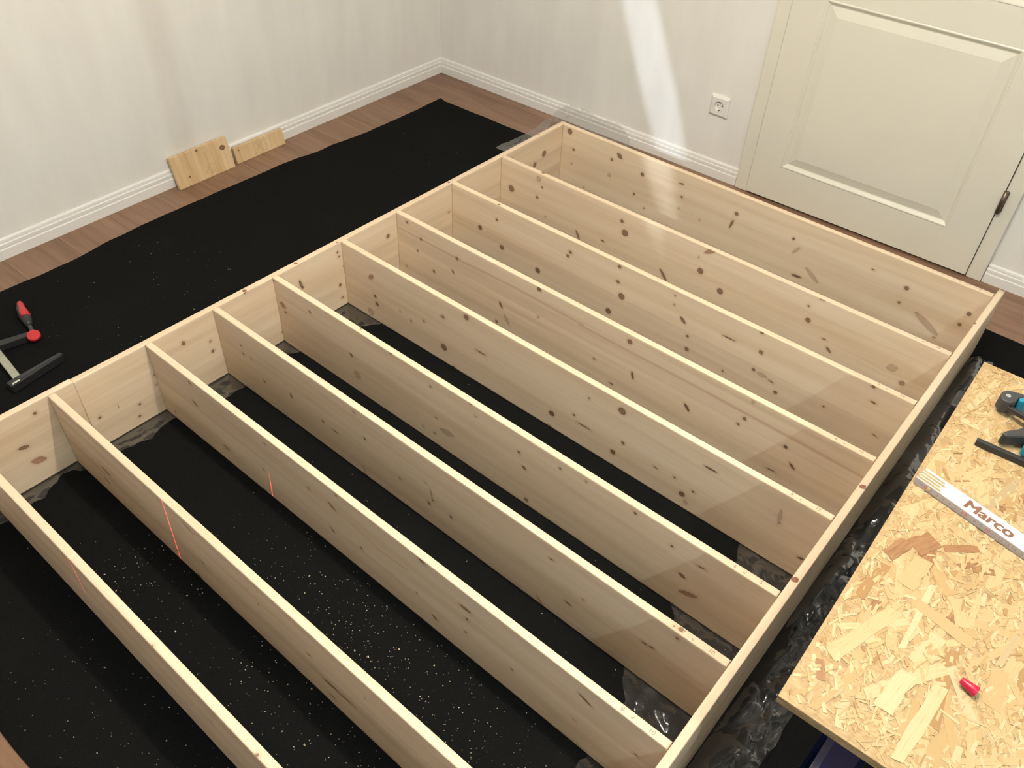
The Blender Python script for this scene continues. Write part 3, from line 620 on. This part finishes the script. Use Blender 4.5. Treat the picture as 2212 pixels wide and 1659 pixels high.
# ------------------------------------------------------------------ sawdust
rs = random.Random(11); V, F = [], []
def chip(x, y, l, w_, h, a, z=FZ):
    c, s = math.cos(a), math.sin(a); i = len(V); dx, dy = Vector((c, s, 0)) * l / 2, Vector((-s, c, 0)) * w_ / 2; p = Vector((x, y, z + 0.0002)); up = Vector((0, 0, h))
    V.extend([p - dx - dy, p + dx - dy, p + dx + dy, p - dx + dy, p + up * 1.2 - dx * 0.4, p + up + dx * 0.4])
    F.extend([(0 + i, 1 + i, 5 + i, 4 + i), (2 + i, 3 + i, 4 + i, 5 + i), (1 + i, 2 + i, 5 + i), (3 + i, 0 + i, 4 + i), (3 + i, 2 + i, 1 + i, 0 + i)])
def free(x, y): return board_clear(x, y) > 0.004
CL = [(0.60, 1.88, 0.09, 60), (0.90, 1.93, 0.13, 260), (1.10, 1.91, 0.20, 300), (1.3, 1.90, 0.12, 120), (0.50, 2.16, 0.08, 60), (0.42, 2.16, 0.05, 45), (0.72, 2.14, 0.2, 90), (1.0, 2.16, 0.16, 160), (1.30, 1.70, 0.14, 90), (0.75, 1.70, 0.2, 45), (1.33, 1.49, 0.15, 40), (0.9, 2.40, 0.3, 190), (0.55, 2.42, 0.25, 60), (1.25, 2.42, 0.2, 60), (1.0, 1.27, 0.3, 14), (-0.45, 1.35, 0.4, 60), (-0.25, 0.2, 0.2, 14), (-0.5, 1.7, 0.3, 45)]
for cx_, cy_, sp, n in CL:
    for _ in range(n):
        x, y = rs.gauss(cx_, sp), rs.gauss(cy_, min(sp, 0.09))
        if not free(x, y) or x > 1.6 or x < -0.8: continue
        p = L2W(x, y)
        if p.x < 0.25 or p.y < -2.95: continue
        l = rs.uniform(0.0008, 0.0030) * (1.7 if rs.random() < 0.06 else 1); chip(p.x, p.y, l, l * rs.uniform(0.35, 0.8), 0.0006, rs.uniform(0, math.pi))
tag(mesh_obj('sawdust', V, F, MAT['sawdust']), 'pale sawdust and wood crumbs scattered over the black felt', 'sawdust', kind='stuff')

# ------------------------------------------------------------------ pine offcuts leaning at the left wall
def offcut(label, y0, y1, h, foot, lean, knots, pencil):
    o = empty('wood_offcut', (foot, (y0 + y1) / 2, 0.0)); o.rotation_euler = (0, -lean, 0); W = (y1 - y0) / 2
    tag(o, label, 'wood offcut', 'pine offcuts at the wall')
    bd = box('board', (-0.018, -W, 0.0002), (0, W, h), MAT['offcut'], o, bevel=0.0022, seg=2)
    for (ky, kz, r) in knots:
        pts = [(0.00012, ky + r * math.cos(a) * 1.25, kz + r * math.sin(a)) for a in [2 * math.pi * k / 16 for k in range(16)]]
        mesh_obj('knot', [(0.0003, ky, kz)] + pts, [(0, 1 + k, 1 + (k + 1) % 16) for k in range(16)], MAT['offcut_knot'], bd)
    for (ya, za, yb, zb) in pencil:
        d = Vector((0, yb - ya, zb - za)).normalized(); nrm = Vector((0, -d.z, d.y)) * 0.0006
        a, b2 = Vector((0.0003, ya, za)), Vector((0.0003, yb, zb)); mesh_obj('pencil_line', [a - nrm, b2 - nrm, b2 + nrm, a + nrm], [(0, 1, 2, 3)], MAT['pencil'], bd)
    return o
offcut('large squarish pine offcut leaning on the baseboard of the bare wall', -1.512, -1.258, 0.124, 0.055, math.radians(15), [(0.098, 0.088, 0.010), (-0.073, 0.034, 0.004), (-0.01, 0.114, 0.005)], [(-0.005, 0.02, 0.03, 0.05), (0.02, 0.012, 0.035, 0.03)])
offcut('small low pine offcut strip leaning on the baseboard of the bare wall', -1.241, -0.998, 0.066, 0.047, math.radians(13), [(-0.1, 0.05, 0.003)], [(-0.035, 0.008, 0.022, 0.058), (-0.02, 0.055, 0.012, 0.012), (0.03, 0.008, 0.034, 0.055)])

# ------------------------------------------------------------------ red and black bar clamp on the felt
cl = empty('bar_clamp', (0.55, -2.40, FZ)); tag(cl, 'bar clamp with red handle and grey steel rail lying on the black felt', 'clamp')
def LC(x, y, z=0.0): return Vector((x - 0.55, y + 2.40, z))
rail_d = Vector((-0.993, 0.118, 0))
bm = bmesh.new(); p0 = LC(0.640, -2.447); X = Matrix.Translation(p0) @ Matrix.Rotation(math.atan2(rail_d.y, rail_d.x), 4, 'Z')
add_box(bm, (-0.015, -0.011, 0.012), (0.40, 0.011, 0.018), 0.0015, X); bm_obj('rail', bm, MAT['steel'], cl)
def jaw(name, x_b, y_b, x_e, y_e, wb, we, hh, mat):
    d = (Vector((x_e, y_e, 0)) - Vector((x_b, y_b, 0))); d.normalize(); n_ = Vector((-d.y, d.x, 0)); a, b2 = LC(x_b, y_b), LC(x_e, y_e)
    out = [a - n_ * wb, a + d * 0.03 - n_ * wb, b2 - n_ * we, b2 + d * 0.006 - n_ * we * 0.4, b2 + d * 0.006 + n_ * we * 0.4, b2 + n_ * we, a + d * 0.03 + n_ * wb, a + n_ * wb]
    return prism(name, [(q.x, q.y) for q in out], 0.002, hh, mat, cl, bevel=0.0025)
j1 = jaw('fixed_jaw', 0.655, -2.480, 0.637, -2.318, 0.014, 0.008, 0.028, MAT['black_plastic'])
sl = box('rib', (-0.003, 0.02, 0.0), (0.003, 0.13, 0.0016), MAT['dark_plastic'], j1, bevel=0.0007, xf=Matrix.Translation(LC(0.652, -2.468, 0.028)) @ Matrix.Rotation(math.atan2(0.018, 0.162), 4, 'Z'))
box('rib', (-0.003, 0.002, 0.0), (0.003, 0.025, 0.0016), MAT['steel'], j1, bevel=0.0007, xf=Matrix.Translation(LC(0.6605, -2.474, 0.028)) @ Matrix.Rotation(0.1, 4, 'Z'))
jaw('sliding_jaw', 0.452, -2.436, 0.480, -2.330, 0.013, 0.010, 0.026, MAT['black_plastic'])
tube('pressure_cap', [LC(0.492, -2.3215, 0.012), LC(0.4935, -2.3225, 0.024), LC(0.494, -2.3228, 0.026)], [0.0190, 0.0190, 0.0170], MAT['red_plastic'], cl, 28)
tube('spindle', [LC(0.480, -2.317, 0.015), LC(0.405, -2.297, 0.016)], 0.006, MAT['dark_plastic'], cl)
hn = tube('handle', [LC(0.432, -2.304, 0.016), LC(0.425, -2.302, 0.016), LC(0.405, -2.296, 0.017), LC(0.392, -2.293, 0.017)], [0.007, 0.012, 0.0145, 0.0145], MAT['black_plastic'], cl)
tube('grip', [LC(0.392, -2.293, 0.017), LC(0.378, -2.289, 0.0175), LC(0.355, -2.283, 0.0165), LC(0.330, -2.2755, 0.014), LC(0.312, -2.270, 0.013), LC(0.302, -2.267, 0.013)], [0.0148, 0.0155, 0.0140, 0.0105, 0.0105, 0.0085], MAT['red_plastic'], hn, 18)
tube('grip_stripe', [LC(0.388, -2.298, 0.0185), LC(0.352, -2.289, 0.017), LC(0.318, -2.279, 0.014)], [0.0118, 0.0105, 0.0080], MAT['black_plastic'], hn, 12)

# ------------------------------------------------------------------ sawhorse table: OSB board on two trestles
TZ = 0.722; OT = 0.015
osb = empty('strand_board', (2.7565, -2.3586, TZ)); tag(osb, 'oriented strand board panel laid over two blue sawhorses as a worktop', 'worktop')
OW, OL = 0.60, 0.8206
core = box('core', (0, 0, -OT), (OW, OL, -0.0007), MAT['osb'], osb, bevel=0.0006)
rs = random.Random(21)
def flake_outline(l, w_, r):
    n = 5; top = [(l * (k / n - 0.5), w_ / 2 * (1 + r.uniform(-0.22, 0.16))) for k in range(n + 1)]; bot = [(l * (0.5 - k / n), -w_ / 2 * (1 + r.uniform(-0.22, 0.16))) for k in range(n + 1)]
    e = r.uniform(-0.12, 0.12) * l
    top[-1] = (top[-1][0] - abs(e) * 0.5, top[-1][1]); bot[-1] = (bot[-1][0] + e * 0.5, bot[-1][1]); return top + bot
def flake_mesh(l, w_, r, mat):
    o = flake_outline(l, w_, r); me = bpy.data.meshes.new('strand'); n = len(o)
    v = [(x, y, 0) for x, y in o] + [(x, y, -0.0004) for x, y in o]; f = [tuple(range(n))[::-1]] + [(k, (k + 1) % n, n + (k + 1) % n, n + k) for k in range(n)]
    me.from_pydata(v, [], f); me.update(); me.materials.append(mat)
    bm = bmesh.new(); bm.from_mesh(me); bmesh.ops.recalc_face_normals(bm, faces=bm.faces)
    if bm.faces and sum(fc.normal.z for fc in bm.faces if len(fc.verts) > 4) < 0: bmesh.ops.reverse_faces(bm, faces=bm.faces)
    bm.to_mesh(me); bm.free(); return me
FM = [flake_mesh(l, w_, rs, MAT['strand']) for l, w_ in ((0.055, 0.008), (0.075, 0.014), (0.10, 0.010), (0.12, 0.016), (0.045, 0.018), (0.09, 0.020), (0.13, 0.008), (0.06, 0.022), (0.035, 0.010), (0.11, 0.012), (0.08, 0.006), (0.05, 0.012))]
FB = [flake_mesh(l, w_, rs, MAT['strand_brown']) for l, w_ in ((0.05, 0.022), (0.03, 0.012), (0.06, 0.014))]
nstr = 0
def strand(me, x, y, ang, lift):
    o = bpy.data.objects.new('strand', me); link(o, osb); o.location = (x, y, lift); o.rotation_euler = (0, 0, ang); return o
def inside(me, x, y, a):
    c, s = math.cos(a), math.sin(a)
    for v in me.vertices:
        px_, py_ = x + c * v.co.x - s * v.co.y, y + s * v.co.x + c * v.co.y
        if not (0.0005 < px_ < OW - 0.0005 and 0.0005 < py_ < OL - 0.0005): return False
    return True
tries = 0
while nstr < 285 and tries < 6000:
    tries += 1
    me = rs.choice(FM) if rs.random() < 0.97 else rs.choice(FB)
    x = rs.uniform(0.0, 0.34) if nstr < 250 else rs.uniform(0.3, OW); y = rs.uniform(0, OL); a = math.pi / 2 + rs.gauss(0, 0.40) if rs.random() < 0.75 else rs.uniform(0, math.pi)
    if not inside(me, x, y, a): continue
    strand(me, x, y, a, -0.00045 + 0.0009 * nstr / 285 * 0.9); nstr += 1
# strands that stand out: a dark one with a pale one over its end, and long pale ones
def osb_xy(wx, wy): return wx - 2.7565, wy + 2.3586
for (l, w_, wx, wy, deg, mat_) in ((0.040, 0.030, 2.8135, -2.012, 62, 'strand_brown'), (0.045, 0.020, 2.7880, -2.045, 74, 'strand_brown'), (0.062, 0.024, 2.8215, -2.070, 88, 'strand'), (0.125, 0.020, 2.8045, -2.205, 72, 'strand'), (0.07, 0.022, 2.865, -2.26, 84, 'strand'), (0.05, 0.012, 2.858, -1.987, 40, 'strand_brown'), (0.13, 0.016, 2.902, -2.28, 86, 'strand'), (0.085, 0.018, 2.88, -2.125, 168, 'strand')):
    x, y = osb_xy(wx, wy); strand(flake_mesh(l, w_, rs, MAT[mat_]), x, y, math.radians(deg), 0.0005 + rs.uniform(0, 0.0002))
# the fine slivers between them
V, F = [], []
for k in range(5200):
    l = rs.uniform(0.006, 0.026); w_ = rs.uniform(0.0012, 0.006); x = rs.uniform(0, OW) if k % 4 == 0 else rs.uniform(0, 0.34); y = rs.uniform(0, OL); a = math.pi / 2 + rs.gauss(0, 0.6)
    c, s = math.cos(a), math.sin(a); q = [(-l / 2, -w_ / 2), (l / 2, -w_ / 3), (l / 2 * 0.9, w_ / 2), (-l / 2 * 0.85, w_ / 2.5)]; q = [(x + c * u - s * v, y + s * u + c * v) for u, v in q]
    if min(u for u, v in q) < 0.001 or max(u for u, v in q) > OW - 0.001 or min(v for u, v in q) < 0.001 or max(v for u, v in q) > OL - 0.001: continue
    z = -0.0005 + 0.0011 * rs.random() ** 1.3; i = len(V); V.extend([(u, v, z) for u, v in q]); V.extend([(u, v, -0.0008) for u, v in q])
    F.extend([(i, i + 1, i + 2, i + 3)] + [(i + 4 + k2, i + 4 + (k2 + 1) % 4, i + (k2 + 1) % 4, i + k2) for k2 in range(4)])
tag(mesh_obj('slivers', V, F, MAT['sliver'], osb), kind='stuff')

def sawhorse(label, y, xa, xb, capped):
    o = empty('sawhorse', ((xa + xb) / 2, y, FZ)); tag(o, label, 'sawhorse', 'blue sawhorses'); hx = (xb - xa) / 2; zt = TZ - OT - FZ - 0.0004
    box('beam', (-hx, -0.022, zt - 0.055), (hx, 0.022, zt), MAT['blue_steel'], o, bevel=0.004, seg=2)
    for s in (-1, 1): box('end_cap', (s * hx - 0.012, -0.025, zt - 0.058), (s * hx + 0.012, 0.025, zt - 0.0005), MAT['black_plastic'], o, bevel=0.004, seg=2)
    for sx in (-1, 1):
        for sy in (-1, 1):
            bm = bmesh.new(); a = Vector((sx * (hx - 0.055), sy * 0.026, zt - 0.008)); b2 = Vector((sx * (hx - 0.055), sy * 0.22, 0.0)); d = b2 - a
            X_ = Vector((1, 0, 0)); pr = [(-0.026, -0.004), (-0.017, 0.012), (0.017, 0.012), (0.026, -0.004), (0.019, -0.004), (0.014, 0.006), (-0.014, 0.006), (-0.019, -0.004)]
            nrm = Vector((0, sy, 0.3)).normalized()
            r0 = [bm.verts.new(a + X_ * u + nrm * v) for u, v in pr]; r1 = [bm.verts.new(b2 + X_ * u + Vector((0, sy * v, 0))) for u, v in pr]; n = len(pr)
            for k in range(n): bm.faces.new((r0[k], r0[(k + 1) % n], r1[(k + 1) % n], r1[k]))
            bm.faces.new(r0); bm.faces.new(r1[::-1]); bm_obj('leg', bm, MAT['blue_steel'], o)
    for sy in (-1, 1): box('cross_brace', (-hx, sy * 0.15 - 0.003, zt * 0.42 - 0.012), (hx, sy * 0.15 + 0.003, zt * 0.42 + 0.012), MAT['blue_steel'], o, bevel=0.001)
    return o
sawhorse('blue steel sawhorse with black end cap poking out under the worktop near the teal clamp', -1.645, 2.757, 3.33, True)
sawhorse('blue steel sawhorse with spread legs under the worktop end near the red cap', -2.235, 2.80, 3.33, False)

# ------------------------------------------------------------------ folding rule
ang = math.atan2(-0.224, 0.974)
fr = empty('folding_rule', (2.7592, -1.9093, TZ + 0.0006), ang); tag(fr, 'folded white yardstick with brass hinges and brown lettering on the strand board', 'folding rule')
NS_, SW, SH, SL = 10, 0.00305, 0.0132, 0.236
for k in range(NS_):
    d = 0.0015 * ((k * 7) % 3 - 1)
    s_ = box('slat', (0.001 + d * 0.6 + 0.0008 * (k == 0), k * SW + 0.00012, 0.0), (SL + d, (k + 1) * SW - 0.00012, SH - 0.0002 * (k % 2)), MAT['rule_white'] if k else MAT['rule_side'], fr, bevel=0.0004)
    if k in (1, 3, 5, 7): 
        box('brass_hinge', (0.0018, k * SW - 0.0004, SH - 0.002), (0.041 - 0.002 * (k % 4), (k + 1) * SW + 0.0009, SH + 0.0003), MAT['brass'], s_, bevel=0.0003)
lid = box('top_face', (0.045, 0.0003, SH - 0.001), (SL - 0.02, SW - 0.0003, SH + 0.00005), MAT['rule_white'], fr)
XT = Matrix.Translation((0.0735, 0.0068, SH + 0.00025)) @ Matrix.Rotation(0.0, 4, 'Z')
let = [text_mesh('lettering', 'Marco', 0.0262, MAT['print_brown'], fr, XT @ Matrix.Translation((dx_, dy_, 0.00001 * q_)), extrude=0.0001, xscale=1.10) for q_, (dx_, dy_) in enumerate(((0, 0), (0.0007, 0), (-0.0007, 0), (0.0013, 0.0002), (0, 0.0005), (0.0006, -0.0003)))]
bm = bmesh.new()
for o_ in let: bm.from_mesh(o_.data)
for o_ in let: bpy.data.objects.remove(o_, do_unlink=True)
bm_obj('lettering', bm, MAT['print_brown'], fr)
XS = Matrix.Translation((0, -0.00002, 0)) @ Matrix.Rotation(math.pi / 2, 4, 'X')
for n_ in range(1, 21):
    if n_ in (6, 7): continue
    text_mesh('number', str(n_), 0.0075 if n_ % 10 else 0.0085, MAT['print_red'] if n_ % 10 == 0 else MAT['print_grey'], fr, XS @ Matrix.Translation((0.0187 + 0.01005 * n_, 0.0045, 0.0)), extrude=0.00008, align='CENTER')
text_mesh('number', 'CE', 0.0075, MAT['print_red'], fr, XS @ Matrix.Translation((0.0187 + 0.0640, 0.0045, 0.0)), extrude=0.00008, align='CENTER')
for k in range(0, 200):
    pass
bm = bmesh.new()
for k in range(3, 205): add_box(bm, (0.0187 + 0.001005 * k, -0.0001, 0.0002), (0.0187 + 0.001005 * k + 0.0002, 0.0002, 0.0030 if k % 5 else 0.0042))
tag(bm_obj('tick_marks', bm, MAT['print_grey'], fr), kind='stuff')
text_mesh('number', 'LY', 0.0055, MAT['print_grey'], fr, XS @ Matrix.Translation((0.0105, 0.0050, 0.0)), extrude=0.00008)
text_mesh('number', '0', 0.0090, MAT['print_red'], fr, XS @ Matrix.Translation((0.0175, 0.0035, 0.0)), extrude=0.00008)
tube('rivet', [(0.0245, 0.0004, 0.0075), (0.0245, -0.0008, 0.0075)], 0.0028, MAT['brass'], fr, 12)

# ------------------------------------------------------------------ small red cap
cx, cy = 2.9315, -2.2005
rc = empty('red_cap', (cx, cy, TZ + 0.0008)); tag(rc, 'small glossy red plastic cone cap lying on the strand board', 'cap')
def lathe(name, prof, mat, parent, X, n=24):
    bm = bmesh.new(); rings = []
    for a, r in prof: rings.append([bm.verts.new((a, r * math.cos(2 * math.pi * k / n), r * math.sin(2 * math.pi * k / n))) for k in range(n)])
    for a, b2 in zip(rings[:-1], rings[1:]):
        for k in range(n): bm.faces.new((a[k], a[(k + 1) % n], b2[(k + 1) % n], b2[k]))
    bm.faces.new(rings[0]); bm.faces.new(rings[-1]); bmesh.ops.transform(bm, matrix=X, verts=bm.verts)
    o = bm_obj(name, bm, mat, parent); o.data.polygons.foreach_set('use_smooth', [len(p_.vertices) == 4 for p_ in o.data.polygons]); return o
XR = Matrix.Translation((0, 0, 0.0075)) @ Matrix.Rotation(math.radians(-6), 4, 'Z') @ Matrix.Rotation(math.radians(9), 4, 'Y')
bd = lathe('cone', [(-0.0105, 0.0034), (-0.0100, 0.0042), (0.0090, 0.0076), (0.0098, 0.0076), (0.0100, 0.0070), (0.0040, 0.0062)], MAT['cap_red'], rc, XR)

# ------------------------------------------------------------------ teal one-handed clamp
tcl = empty('quick_clamp', (2.87, -1.70, TZ + 0.0008)); tag(tcl, 'black and teal one-handed quick clamp lying on the strand board', 'clamp')
def LT(x, y, z=0.0): return Vector((x - 2.87, y + 1.70, z))
def bar(name, a, b2, w_, h, mat, parent, bev=0.001):
    a, b2 = Vector(a), Vector(b2); d = (b2 - a); l = d.length; X_ = d.normalized(); Z_ = Vector((0, 0, 1)); Y_ = Z_.cross(X_).normalized(); Z2 = X_.cross(Y_)
    Mx = Matrix((X_, Y_, Z2)).transposed().to_4x4(); Mx.translation = a
    bm = bmesh.new(); add_box(bm, (0, -w_ / 2, -h / 2), (l, w_ / 2, h / 2), bev, Mx, 2); return bm_obj(name, bm, mat, parent)
bar('bar', LT(2.8065, -1.7615, 0.0065), LT(3.06, -1.7525, 0.0075), 0.0085, 0.010, MAT['black_plastic'], tcl)
hd_ = prism('jaw_head', [(q.x, q.y) for q in (LT(2.8040, -1.6560), LT(2.8040, -1.6420), LT(2.8090, -1.6330), LT(2.8190, -1.6290), LT(2.8420, -1.6235), LT(2.8430, -1.6300), LT(2.8300, -1.6400), LT(2.8300, -1.6540), LT(2.8240, -1.6640), LT(2.8120, -1.6650))], 0.006, 0.030, MAT['dark_plastic'], tcl, bevel=0.003)
tube('rivet', [LT(2.8150, -1.6480, 0.029), LT(2.8150, -1.6480, 0.0308)], 0.0040, MAT['silver'], hd_, 16)
prism('pad', [(q.x, q.y) for q in (LT(2.8330, -1.6480), LT(2.8300, -1.6420), LT(2.8420, -1.6270), LT(2.8490, -1.6255), LT(2.8520, -1.6290), LT(2.8500, -1.6360), LT(2.8380, -1.6490))], 0.004, 0.031, MAT['teal'], hd_, bevel=0.003)
bar('rod', LT(2.8230, -1.6600, 0.017), LT(2.8640, -1.6720, 0.020), 0.0085, 0.008, MAT['black_plastic'], tcl)
tr_ = prism('trigger', [(q.x, q.y) for q in (LT(2.8330, -1.7400), LT(2.8345, -1.7330), LT(2.8420, -1.7220), LT(2.8500, -1.7120), LT(2.8560, -1.7000), LT(2.8570, -1.6850), LT(2.8620, -1.6700), LT(2.8760, -1.6600), LT(2.9200, -1.6500), LT(2.9200, -1.7050), LT(2.8800, -1.7150), LT(2.8640, -1.7230), LT(2.8500, -1.7340), LT(2.8400, -1.7420))], 0.004, 0.026, MAT['dark_plastic'], tcl, bevel=0.003)
prism('handle_body', [(q.x, q.y) for q in (LT(2.8690, -1.7180), LT(2.8670, -1.7440), LT(2.8760, -1.7470), LT(2.8990, -1.7460), LT(2.9300, -1.7440), LT(2.9300, -1.7060))], 0.0045, 0.022, MAT['teal'], tcl, bevel=0.003)
prism('handle_grip', [(q.x, q.y) for q in (LT(2.9250, -1.7440), LT(2.9250, -1.6500), LT(2.9700, -1.6550), LT(3.0000, -1.6000), LT(3.0200, -1.6050), LT(3.0000, -1.6800), LT(2.9900, -1.7440))], 0.0045, 0.026, MAT['dark_plastic'], tcl, bevel=0.004)

# ------------------------------------------------------------------ unseen rod added under the ceiling to throw the band on the left wall
pt = empty('band_caster', (3.168, -2.7236, RZ)); tag(pt, 'thin grey rod added out of view to cast the band on the left wall', 'shadow caster')
tube('caster_rod', [(0, 0, 0), (0, 0, -0.57)], 0.0052, MAT['dark_plastic'], pt, 12)
tube('caster_mount', [(0, 0, 0), (0, 0, -0.025)], [0.05, 0.045], MAT['trim'], pt, 24)

# cool beam: aim along the slanted streak on the far wall
P1, P2 = Vector((1.0528, 0, 0.5797)), Vector((1.2861, 0, 0.0741))
aim(beam, P1 * 0.6 + P2 * 0.4, P1 - P2)
beam.scale = (0.11, 1.0, 1.0)

# laser fan: a thin upright sheet of red light, see the lines on two shelf faces
LS = L2W(0.5558, 3.0, 1.20); laser.location = LS
LT_ = L2W(0.4885 - 0.075 * 0.06 + 0.016 * 0.15, 1.925, 0.0)
d_hi, d_lo = L2W(0.493, 1.792, 0.108) - LS, L2W(0.4885, 2.36, 0.24) - LS
mid = (d_hi.normalized() + d_lo.normalized()).normalized()
laser.data.spot_size = d_hi.angle(d_lo)
aim(laser, LS + mid, d_hi.normalized() - d_lo.normalized())
laser.scale = (0.010, 1.0, 1.0)
